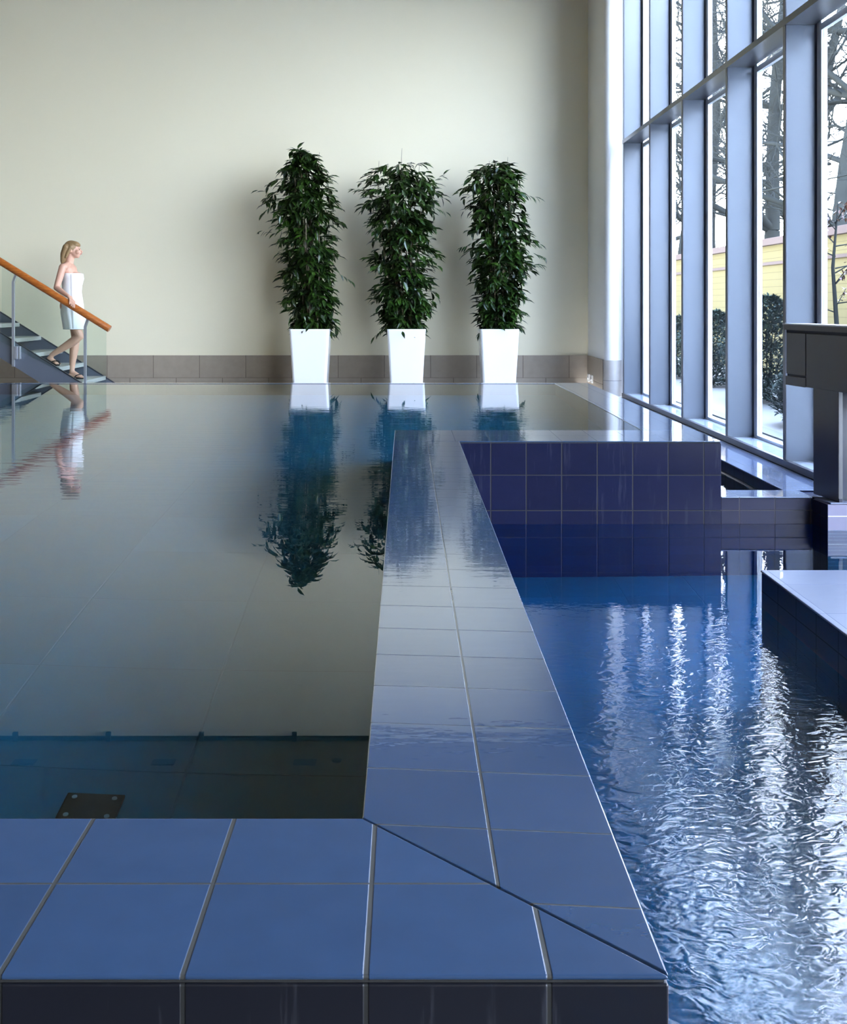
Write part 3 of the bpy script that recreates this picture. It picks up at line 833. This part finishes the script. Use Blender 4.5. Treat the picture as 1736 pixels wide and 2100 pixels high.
# posts
def post(x, zlow):
    zr = 0.496 - 0.619 * (x + 3.489)
    zt = zr - 0.045
    bm = bmesh.new()
    for (dx0, z0, dx1, z1) in ((0, zlow, 0, zt - 0.11), (0, zt - 0.11, 0.035, zt - 0.01)):
        bm_prism_y(bm, [(x + dx0 - 0.014, z0), (x + dx0 + 0.014, z0), (x + dx1 + 0.014, z1), (x + dx1 - 0.014, z1)], YNEAR - 0.015, YNEAR + 0.02)
    p = link("post", bm, m_steel, st)
    bm = bmesh.new(); bm_box(bm, x + 0.015, x + 0.06, YNEAR - 0.01, YNEAR + 0.02, zt - 0.012, zt)
    link("saddle", bm, m_steel, p)
    return p
for x, zl in ((-3.784, DK), (-4.633, 0.052), (-5.49, 0.58), (-6.34, 1.1)):
    p = post(x, zl)
    if x < -4:
        for dz in (0.0, ):
            z0 = strz(x) - 0.215
            bm = bmesh.new(); bm_box(bm, x + 0.016, x + 0.055, YNEAR - 0.02, YNEAR + 0.03, z0, z0 + 0.15)
            link("clamp", bm, m_steel, p, bevel=0.002)
            bm = bmesh.new(); bm_box(bm, x + 0.062, x + 0.085, YNEAR - 0.01, YNEAR + 0.03, z0, z0 + 0.15)
            link("clamp", bm, m_steel, p, bevel=0.002)
def rz(x): return 0.496 - 0.619 * (x + 3.489)
for x0, x1 in ((-4.775, -3.537), (-5.63, -4.79), (-6.5, -5.645)):
    bm = bmesh.new()
    zlow1 = max(DK + 0.03, strz(x1) - 0.1); zlow0 = strz(x0) - 0.1
    bm_prism_y(bm, [(x0, zlow0), (x1, zlow1), (x1, rz(x1) - 0.05), (x0, rz(x0) - 0.05)], YNEAR + 0.0, YNEAR + 0.012)
    link("glass_panel", bm, m_stair_glass, st)
bm = bmesh.new()
dirv = Vector((1, 0, -0.619)).normalized()
e = Vector((-3.489, 12.95, 0.496))
bm_tube(bm, [e - dirv * 7.0, e - dirv * 3.5, e - dirv * 1.2, e - dirv * 0.004, e], [0.042, 0.042, 0.042, 0.042, 0.040], 28)
hr = link("handrail", bm, m_wood, st, smooth=False)
for p in hr.data.polygons: p.use_smooth = len(p.vertices) == 4

# ------------------------------------------------------------------ person walking down the stairs
YC = 13.38
ZF = -0.128
woman = thing("person", (-4.05, YC, ZF), "person wrapped in a white towel walking down the stairs, hand on the wooden rail", "person")

def cap_seg(bm, a, b, ra, rb, seg=14):
    """tapered capsule"""
    a = Vector(a); b = Vector(b)
    d = b - a; L = d.length; t = d.normalized()
    path, rad = [], []
    for k in range(5):
        th = PI / 2 * k / 4
        path.append(a - t * ra * math.cos(th)); rad.append(max(ra * math.sin(th), 0.0008))
    path.append(a.lerp(b, 0.5)); rad.append((ra + rb) / 2)
    for k in range(5):
        th = PI / 2 * k / 4
        path.append(b + t * rb * math.sin(th)); rad.append(max(rb * math.cos(th), 0.0008))
    bm_tube(bm, path, rad, seg)

def chain(bm, pts):
    for (p, r), (q, s) in zip(pts, pts[1:]):
        cap_seg(bm, p, q, r, s)

body = bmesh.new()
def B(x, y, z): return (x, YC + y, z)
# head: skull, face, jaw, nose, ears
bm_ball(body, B(-4.058, 0, 1.468), (0.092, 0.073, 0.088))
bm_ball(body, B(-4.022, 0, 1.432), (0.066, 0.060, 0.080), rot=Matrix.Rotation(math.radians(-8), 4, 'Y'))
bm_ball(body, B(-4.000, 0, 1.375), (0.030, 0.026, 0.024))
cap_seg(body, B(-4.045, 0, 1.39), B(-4.0, 0, 1.378), 0.045, 0.026)
cap_seg(body, B(-3.962, 0, 1.455), B(-3.945, 0, 1.428), 0.007, 0.013)
bm_ball(body, B(-3.962, 0, 1.408), (0.012, 0.022, 0.006)); bm_ball(body, B(-3.964, 0, 1.397), (0.012, 0.020, 0.007))
for s in (-1, 1):
    bm_ball(body, B(-4.06, 0.075 * s, 1.445), (0.018, 0.010, 0.030))
    bm_ball(body, B(-3.985, 0.045 * s, 1.425), (0.03, 0.02, 0.028))
# neck, chest, abdomen, pelvis
chain(body, [(B(-4.075, 0, 1.40), 0.048), (B(-4.105, 0, 1.28), 0.054)])
bm_ball(body, B(-4.095, 0, 1.205), (0.085, 0.150, 0.085))
bm_ball(body, B(-4.08, 0, 1.11), (0.095, 0.135, 0.14))
for s in (-1, 1):
    bm_ball(body, B(-4.005, 0.062 * s, 1.125), (0.055, 0.058, 0.055))
    cap_seg(body, B(-4.10, 0.05 * s, 1.275), B(-4.11, 0.155 * s, 1.238), 0.036, 0.046)
    cap_seg(body, B(-4.04, 0.02 * s, 1.235), B(-4.09, 0.14 * s, 1.25), 0.010, 0.012)
bm_ball(body, B(-4.075, 0, 0.96), (0.085, 0.115, 0.16))
bm_ball(body, B(-4.07, 0, 0.80), (0.105, 0.150, 0.12))
for s in (-1, 1): bm_ball(body, B(-4.115, 0.07 * s, 0.77), (0.075, 0.075, 0.09))
# standing (left, far) leg
chain(body, [(B(-4.07, 0.085, 0.76), 0.085), (B(-4.05, 0.08, 0.55), 0.070), (B(-4.04, 0.075, 0.355), 0.050), (B(-4.062, 0.072, 0.22), 0.053), (B(-4.08, 0.07, 0.06), 0.036), (B(-4.088, 0.07, -0.045), 0.029)])
chain(body, [(B(-4.112, 0.07, -0.085), 0.028), (B(-4.04, 0.068, -0.080), 0.030), (B(-3.975, 0.066, -0.098), 0.024)])
cap_seg(body, B(-4.09, 0.07, -0.04), B(-4.03, 0.068, -0.075), 0.030, 0.030)
for j in range(5):
    yy = 0.066 + (-0.030 + 0.0145 * j)
    L = (0.040, 0.036, 0.032, 0.027, 0.021)[j]
    cap_seg(body, B(-3.975, yy, -0.100), B(-3.965 + L - 0.006 * j, yy, -0.106), 0.010, 0.0075 if j else 0.010, 8)
# bent (right, near) leg, heel lifted on the tread behind
chain(body, [(B(-4.06, -0.085, 0.76), 0.085), (B(-4.035, -0.080, 0.57), 0.070), (B(-3.945, -0.080, 0.405), 0.052), (B(-4.03, -0.080, 0.335), 0.055), (B(-4.19, -0.078, 0.235), 0.040), (B(-4.285, -0.078, 0.175), 0.029)])
chain(body, [(B(-4.315, -0.078, 0.135), 0.028), (B(-4.275, -0.078, 0.105), 0.029), (B(-4.235, -0.078, 0.078), 0.024)])
cap_seg(body, B(-4.285, -0.078, 0.175), B(-4.30, -0.078, 0.13), 0.029, 0.029)
for j in range(5):
    yy = -0.078 + (0.030 - 0.0145 * j)
    L = (0.036, 0.033, 0.029, 0.025, 0.020)[j]
    cap_seg(body, B(-4.235, yy, 0.075), B(-4.228 + L - 0.004 * j, yy, 0.066), 0.010, 0.0075 if j else 0.010, 8)
# right arm to the handrail (rail axis at y = 12.95)
sh_ = B(-4.125, -0.165, 1.235); el = B(-4.175, -0.245, 0.985); wr = (-4.00, 13.005, 0.888)
chain(body, [(sh_, 0.047), (tuple((Vector(sh_) + Vector(el)) / 2), 0.042), (el, 0.034), (tuple(Vector(el).lerp(Vector(wr), 0.35)), 0.034), (wr, 0.023)])
def railz(x): return 0.496 - 0.619 * (x + 3.489)
kn = []
for j in range(4):
    xk = -3.905 - 0.0195 * j
    zr = railz(xk)
    k0 = Vector((xk, 12.962 - 0.002 * j, zr + 0.060))
    cap_seg(body, wr, k0, 0.019, 0.0125, 10)
    Lf = (0.95, 1.05, 1.0, 0.82)[j]
    k1 = Vector((xk + 0.012, 12.922, zr + 0.046)); k2 = Vector((xk + 0.016, 12.903, zr + 0.046 - 0.030 * Lf)); k3 = Vector((xk + 0.014, 12.902, zr + 0.046 - 0.055 * Lf))
    for (p, q, r0, r1) in ((k0, k1, 0.0105, 0.0088), (k1, k2, 0.0088, 0.008), (k2, k3, 0.008, 0.0068)):
        cap_seg(body, p, q, r0, r1, 10)
tb = Vector(wr) + Vector((0.035, 0.004, -0.012))
t1 = Vector((-3.925, 12.995, railz(-3.925) + 0.038)); t2 = Vector((-3.895, 13.0, railz(-3.895) + 0.018))
cap_seg(body, tb, t1, 0.015, 0.0105, 10); cap_seg(body, t1, t2, 0.0105, 0.0085, 10)
# left arm, hanging on the far side
sh2 = B(-4.11, 0.165, 1.235); el2 = B(-4.16, 0.225, 0.985); wr2 = B(-4.06, 0.235, 0.775)
chain(body, [(sh2, 0.046), (tuple((Vector(sh2) + Vector(el2)) / 2), 0.041), (el2, 0.033), (tuple(Vector(el2).lerp(Vector(wr2), 0.35)), 0.033), (wr2, 0.022)])
for j in range(4):
    k0 = Vector(wr2) + Vector((0.028 - 0.006 * j + 0.012 * 1, 0.022 - 0.016 * j, -0.082))
    cap_seg(body, wr2, k0, 0.019, 0.011, 10)
    k1 = k0 + Vector((0.010, 0, -0.036)); k2 = k1 + Vector((-0.004, 0, -0.024)); k3 = k2 + Vector((-0.010, 0, -0.017))
    for (p, q) in ((k0, k1), (k1, k2), (k2, k3)): cap_seg(body, p, q, 0.0085, 0.0075, 10)
th0 = Vector(wr2) + Vector((0.02, -0.01, -0.03)); th1 = th0 + Vector((0.032, -0.012, -0.035)); th2 = th1 + Vector((0.006, -0.002, -0.028))
cap_seg(body, th0, th1, 0.013, 0.010, 10); cap_seg(body, th1, th2, 0.010, 0.008, 10)
bo = link("body", body, m_skin, woman, smooth=True)
md = bo.modifiers.new("remesh", 'REMESH'); md.mode = 'VOXEL'; md.voxel_size = 0.0055; md.use_smooth_shade = True
md = bo.modifiers.new("smooth", 'SMOOTH'); md.factor = 0.5; md.iterations = 3

# towel
def ring(cx, z, rx, ry, n=48, fold=0.0, ph=0.0):
    pts = []
    for k in range(n):
        a = 2 * PI * k / n
        f = 1 + fold * math.sin(7 * a + ph) + fold * 0.6 * math.sin(12 * a + 1.3 + ph)
        pts.append((cx + rx * f * math.cos(a), YC + ry * f * math.sin(a), z))
    return pts
tw = bmesh.new()
prof = [(-4.062, 1.165, 0.108, 0.148, 0), (-4.056, 1.16, 0.122, 0.158, 0), (-4.052, 1.10, 0.128, 0.162, .002), (-4.062, 1.02, 0.116, 0.153, .004), (-4.066, 0.94, 0.112, 0.148, .006),
        (-4.066, 0.86, 0.124, 0.162, .008), (-4.064, 0.78, 0.134, 0.176, .012), (-4.058, 0.68, 0.133, 0.180, .018), (-4.035, 0.58, 0.138, 0.184, .024), (-4.025, 0.49, 0.132, 0.186, .030),
        (-4.025, 0.484, 0.128, 0.182, .030), (-4.025, 0.50, 0.122, 0.176, .030), (-4.05, 0.62, 0.118, 0.17, .01)]
bm_rings(tw, [ring(cx, z, rx, ry, fold=f) for (cx, z, rx, ry, f) in prof], cap0=True, cap1=False)
link("towel", tw, m_towel, woman, smooth=True)
tw2 = bmesh.new()   # the overlapping edge hanging down the near side
vs = []
for i in range(12):
    u = i / 11; z = 1.15 - 0.655 * u
    rowp = []
    for (off, dp) in ((-0.006, 0.0), (0.006, 0.005), (0.02, 0.001)):
        rx, ry = 0.115 + 0.015 * math.sin(u * 3), 0.158 + 0.022 * min(1, u * 1.5)
        rowp.append(tw2.verts.new((-4.03 + 0.03 * u + off, YC - ry * 1.0 - 0.004 - dp, z)))
    vs.append(rowp)
for i in range(11):
    for j in range(2): tw2.faces.new((vs[i][j], vs[i+1][j], vs[i+1][j+1], vs[i][j+1]))
link("towel_edge", tw2, m_towel, woman, smooth=True)
# hair
hb = bmesh.new()
bm_ball(hb, B(-4.072, 0, 1.478), (0.096, 0.083, 0.090))
bm_ball(hb, B(-4.02, 0, 1.520), (0.062, 0.066, 0.036), rot=Matrix.Rotation(math.radians(22), 4, 'Y'))
for (dy, r) in ((-0.05, 0.030), (-0.025, 0.036), (0.0, 0.038), (0.025, 0.036), (0.05, 0.030)):
    chain(hb, [(B(-4.115, dy * 1.2, 1.48), 0.045), (B(-4.150, dy * 1.25, 1.40), r + 0.006), (B(-4.160, dy * 1.0, 1.32), r), (B(-4.158, dy * 0.8, 1.245), r * 0.6)])
for s in (-1, 1):
    chain(hb, [(B(-4.06, 0.070 * s, 1.48), 0.026), (B(-4.09, 0.076 * s, 1.42), 0.022), (B(-4.115, 0.072 * s, 1.36), 0.016)])
ho = link("hair", hb, m_hair, woman, smooth=True)
md = ho.modifiers.new("remesh", 'REMESH'); md.mode = 'VOXEL'; md.voxel_size = 0.007; md.use_smooth_shade = True
# face details
for s in (-1, 1):
    b = bmesh.new(); bm_ball(b, B(-3.966, 0.030 * s, 1.452), (0.006, 0.013, 0.005)); link("eye", b, m_eye, woman, smooth=True)
    b = bmesh.new(); cap_seg(b, B(-3.965, 0.018 * s, 1.469), B(-3.975, 0.045 * s, 1.471), 0.0035, 0.0025, 8); link("eyebrow", b, m_hair, woman, smooth=True)
b = bmesh.new(); bm_ball(b, B(-3.951, 0, 1.403), (0.006, 0.021, 0.0065)); link("lips", b, m_lip, woman, smooth=True)
# sandals
def sandal(px, py, pz, ang, dx=0.0):
    b = bmesh.new()
    out = [(-0.03, 0.0), (-0.02, 0.028), (0.05, 0.030), (0.13, 0.042), (0.175, 0.030), (0.188, 0.0), (0.175, -0.030), (0.13, -0.042), (0.05, -0.030), (-0.02, -0.028)]
    bm_prism(b, [(x, y) for x, y in reversed(out)], 0.0, 0.014)
    mt = Matrix.Translation((px, py, pz)) @ Matrix.Rotation(ang, 4, 'Y')
    bmesh.ops.transform(b, matrix=mt, verts=b.verts)
    s = link("sandal", b, m_sandal, woman, label="black rubber flip-flop")
    b = bmesh.new()
    toe = Vector((0.152, 0.006, 0.02))
    for sg in (-1, 1):
        pts = [Vector((0.065, 0.034 * sg, 0.014)), Vector((0.09, 0.034 * sg, 0.045)), Vector((0.125, 0.018 * sg, 0.056)), toe + Vector((0, 0, 0.022))]
        bm_tube(b, [mt @ p for p in pts], 0.006, 8)
    bm_tube(b, [mt @ (toe + Vector((0, 0, 0.022))), mt @ (toe - Vector((0, 0, 0.01)))], 0.005, 8)
    link("strap", b, m_sandal, s, smooth=True)
sandal(-4.115, YC + 0.068, ZF + 0.001, 0.0)
sandal(-4.338, YC - 0.078, 0.117, math.radians(33))

# ------------------------------------------------------------------ outdoors
structure(box("ground", (2.87, 60, 6.6, 120, -0.6, -0.40), m_paving))
structure(box("ground_near", (5.71, 60, -30, 6.6, -0.6, -0.40), m_paving))
tag(box("kerb", (3.28, 3.44, 6.7, 40, -0.40, -0.385), m_kerb), "thin grey kerb strip in the white paving outside the windows", "kerb")
gw = thing("garden_wall", (6.2, 16, -0.4), "long yellow clad garden wall with pink stone coping beyond the windows", "wall")
box("wall_body", (6.2, 6.5, 8.5, 42, -0.40, 1.78), m_siding, gw)
box("wall_coping", (6.12, 6.58, 8.5, 42, 1.78, 1.90), m_coping_out, gw, bevel=0.01)
box("cornice", (6.16, 6.2, 8.5, 42, 1.45, 1.50), m_coping_out, gw)

def branch_geo(V, F, a, b, ra, rb, seg=5):
    t = (b - a).normalized()
    s = t.cross(Vector((0, 0, 1)))
    if s.length < 1e-3: s = Vector((1, 0, 0))
    s.normalize(); n = t.cross(s)
    i = len(V)
    for (p, r) in ((a, ra), (b, rb)):
        for k in range(seg):
            an = 2 * PI * k / seg
            V.append(p + (s * math.cos(an) + n * math.sin(an)) * r)
    for k in range(seg):
        F.append((i + k, i + (k + 1) % seg, i + seg + (k + 1) % seg, i + seg + k))

def grow(rnd, V, F, TV, TF, p, d, L, r, depth, lean):
    n = 3 if depth > 1 else 2
    for k in range(n):
        d2 = (d + Vector((rnd.uniform(-1, 1), rnd.uniform(-1, 1), rnd.uniform(-.5, .8))) * lean).normalized()
        q = p + d2 * (L / n)
        r2 = r * 0.86
        if r > 0.02: branch_geo(V, F, p, q, r, r2, 7 if r > 0.08 else 5)
        else: branch_geo(TV, TF, p, q, max(r, 0.004), max(r2, 0.003), 3)
        p, d, r = q, d2, r2
        if depth > 0:
            nb = 2 if depth > 1 else 3
            for _ in range(nb if (k > 0 or depth < 4) else 1):
                ax = Vector((rnd.uniform(-1, 1), rnd.uniform(-1, 1), rnd.uniform(-0.25, 0.7))).normalized()
                nd = (d * 0.55 + ax * 0.95).normalized()
                grow(rnd, V, F, TV, TF, p, nd, L * rnd.uniform(0.5, 0.72), r * rnd.uniform(0.42, 0.62), depth - 1, lean * 1.1)

def tree(x, y, h, r, seed, label, depth=5):
    rnd = random.Random(seed)
    t = thing("bare_tree", (x, y, -0.4), label, "tree", "bare winter trees beyond the garden wall")
    V, F, TV, TF = [], [], [], []
    p = Vector((x, y, -0.4)); d = Vector((0.03, 0, 1))
    p0 = p.copy(); seg = 6
    for k in range(seg):
        d2 = (d + Vector((rnd.uniform(-.12, .12), rnd.uniform(-.12, .12), 0))).normalized()
        q = p + d2 * (h / seg)
        branch_geo(V, F, p, q, r, r * 0.88, 9)
        r *= 0.88; p = q; d = (d2 + Vector((0, 0, .3))).normalized()
        if k >= 1:
            for _ in range(3 if k > 2 else 2):
                ax = Vector((rnd.uniform(-1, 1), rnd.uniform(-1, 1), rnd.uniform(0.0, 0.6))).normalized()
                grow(rnd, V, F, TV, TF, p, ax, h * rnd.uniform(0.22, 0.38), r * rnd.uniform(0.35, 0.6), depth - 2, 0.28)
    grow(rnd, V, F, TV, TF, p, d, h * 0.4, r, depth - 1, 0.2)
    from_data("trunk", [tuple(v) for v in V], F, m_bark, t, smooth=True)
    from_data("twigs", [tuple(v) for v in TV], TF, m_bark_thin, t)
    print("tree", len(F), len(TF))
tree(px_x(1712, 21.0) , 21.0, 8.0, 0.26, 5, "thick bare tree seen through the nearest window above the dark counter")
tree(px_x(1572, 27.0), 27.0, 9.0, 0.24, 12, "bare tree rising behind the yellow wall in the second nearest window")
tree(px_x(1462, 34.0), 34.0, 10.0, 0.24, 21, "bare tree framed by the middle window, behind the garden wall")
tree(px_x(1388, 40.0), 40.0, 11.0, 0.24, 33, "farthest bare tree, in the narrow window slot near the white pier")
tree(px_x(1640, 33.0), 33.0, 10.0, 0.24, 44, "bare tree partly hidden by the wide mullion above the counter")

def bush(x, y, h, rx, ry, seed, label, mat, n=6500, L=0.07, name="shrub"):
    rnd = random.Random(seed)
    t = thing(name, (x, y, -0.4), label, "shrub", "shrubs along the garden wall")
    V, F = [], []
    for k in range(n):
        a = rnd.uniform(0, 2 * PI); u = rnd.random()
        rr = math.sqrt(rnd.uniform(.2, 1)) * (0.8 + .35 * mnoise.noise(Vector((math.cos(a) * 2, math.sin(a) * 2, u * 4 + seed))))
        prof = math.sin(PI * min(1, .18 + .8 * u)) ** .6
        p = Vector((x + rx * rr * prof * math.cos(a), y + ry * rr * prof * math.sin(a), -0.38 + h * u))
        d = Vector((math.cos(a) + rnd.uniform(-1, 1), math.sin(a) + rnd.uniform(-1, 1), rnd.uniform(-.2, 1.2)))
        leaf_geo(V, F, p, d, Vector((0, 0, 1)), L * rnd.uniform(.7, 1.3), L * .55)
    from_data("foliage", V, F, mat, t)
    bm = bmesh.new()
    for k in range(7):
        a = rnd.uniform(0, 2 * PI)
        bm_tube(bm, [(x, y, -0.4), (x + rx * .3 * math.cos(a), y + ry * .3 * math.sin(a), -0.4 + h * .45), (x + rx * .6 * math.cos(a), y + ry * .6 * math.sin(a), -0.4 + h * .85)], [.012, .009, .004], 5)
    link("stem", bm, m_bark, t)
for i, (px_, X, h) in enumerate(((1392, 4.45, 0.95), (1462, 4.5, 1.05), (1572, 4.45, 1.25), (1700, 4.1, 0.9))):
    y = X * FPX / (px_ - 831)
    bush(X, y, h, 0.62, 0.75, 60 + i,
         ("green shrub at the garden wall seen in the narrow slot near the white pier",
          "green shrub at the garden wall seen in the middle window",
          "tall green shrub in the second nearest window, left of the dark counter",
          "green shrub hidden low behind the dark counter")[i], m_leaf_out)
# small tree with red and yellow leaves
xr_ = px_x(1712, 12.2)
rt = thing("young_tree", (xr_, 12.2, -0.4), "slender young tree with sparse red and yellow leaves above the counter", "tree")
rnd = random.Random(90)
bm = bmesh.new()
bm_tube(bm, [(xr_, 12.2, -0.4), (xr_ + .02, 12.2, 0.5), (xr_ - .02, 12.22, 1.2), (xr_ + .03, 12.2, 1.9)], [.032, .028, .02, .008], 8)
V, F = [], []
for k in range(26):
    z = rnd.uniform(0.1, 1.75); a = rnd.uniform(0, 2 * PI); L = rnd.uniform(.2, .5)
    e_ = (xr_ + L * math.cos(a), 12.2 + L * math.sin(a), z + rnd.uniform(.05, .3))
    bm_tube(bm, [(xr_, 12.2, z), e_], [.008, .003], 4)
    for j in range(12):
        u = rnd.uniform(.3, 1.05)
        p = Vector((xr_, 12.2, z)).lerp(Vector(e_), u) + Vector((rnd.uniform(-.05, .05),) * 3)
        leaf_geo(V, F, p, Vector((rnd.uniform(-1, 1), rnd.uniform(-1, 1), rnd.uniform(-1, .6))), Vector((0, 0, 1)), .06, .03)
link("trunk", bm, m_bark_thin, rt)
from_data("leaves", V, F, m_leaf_red, rt)
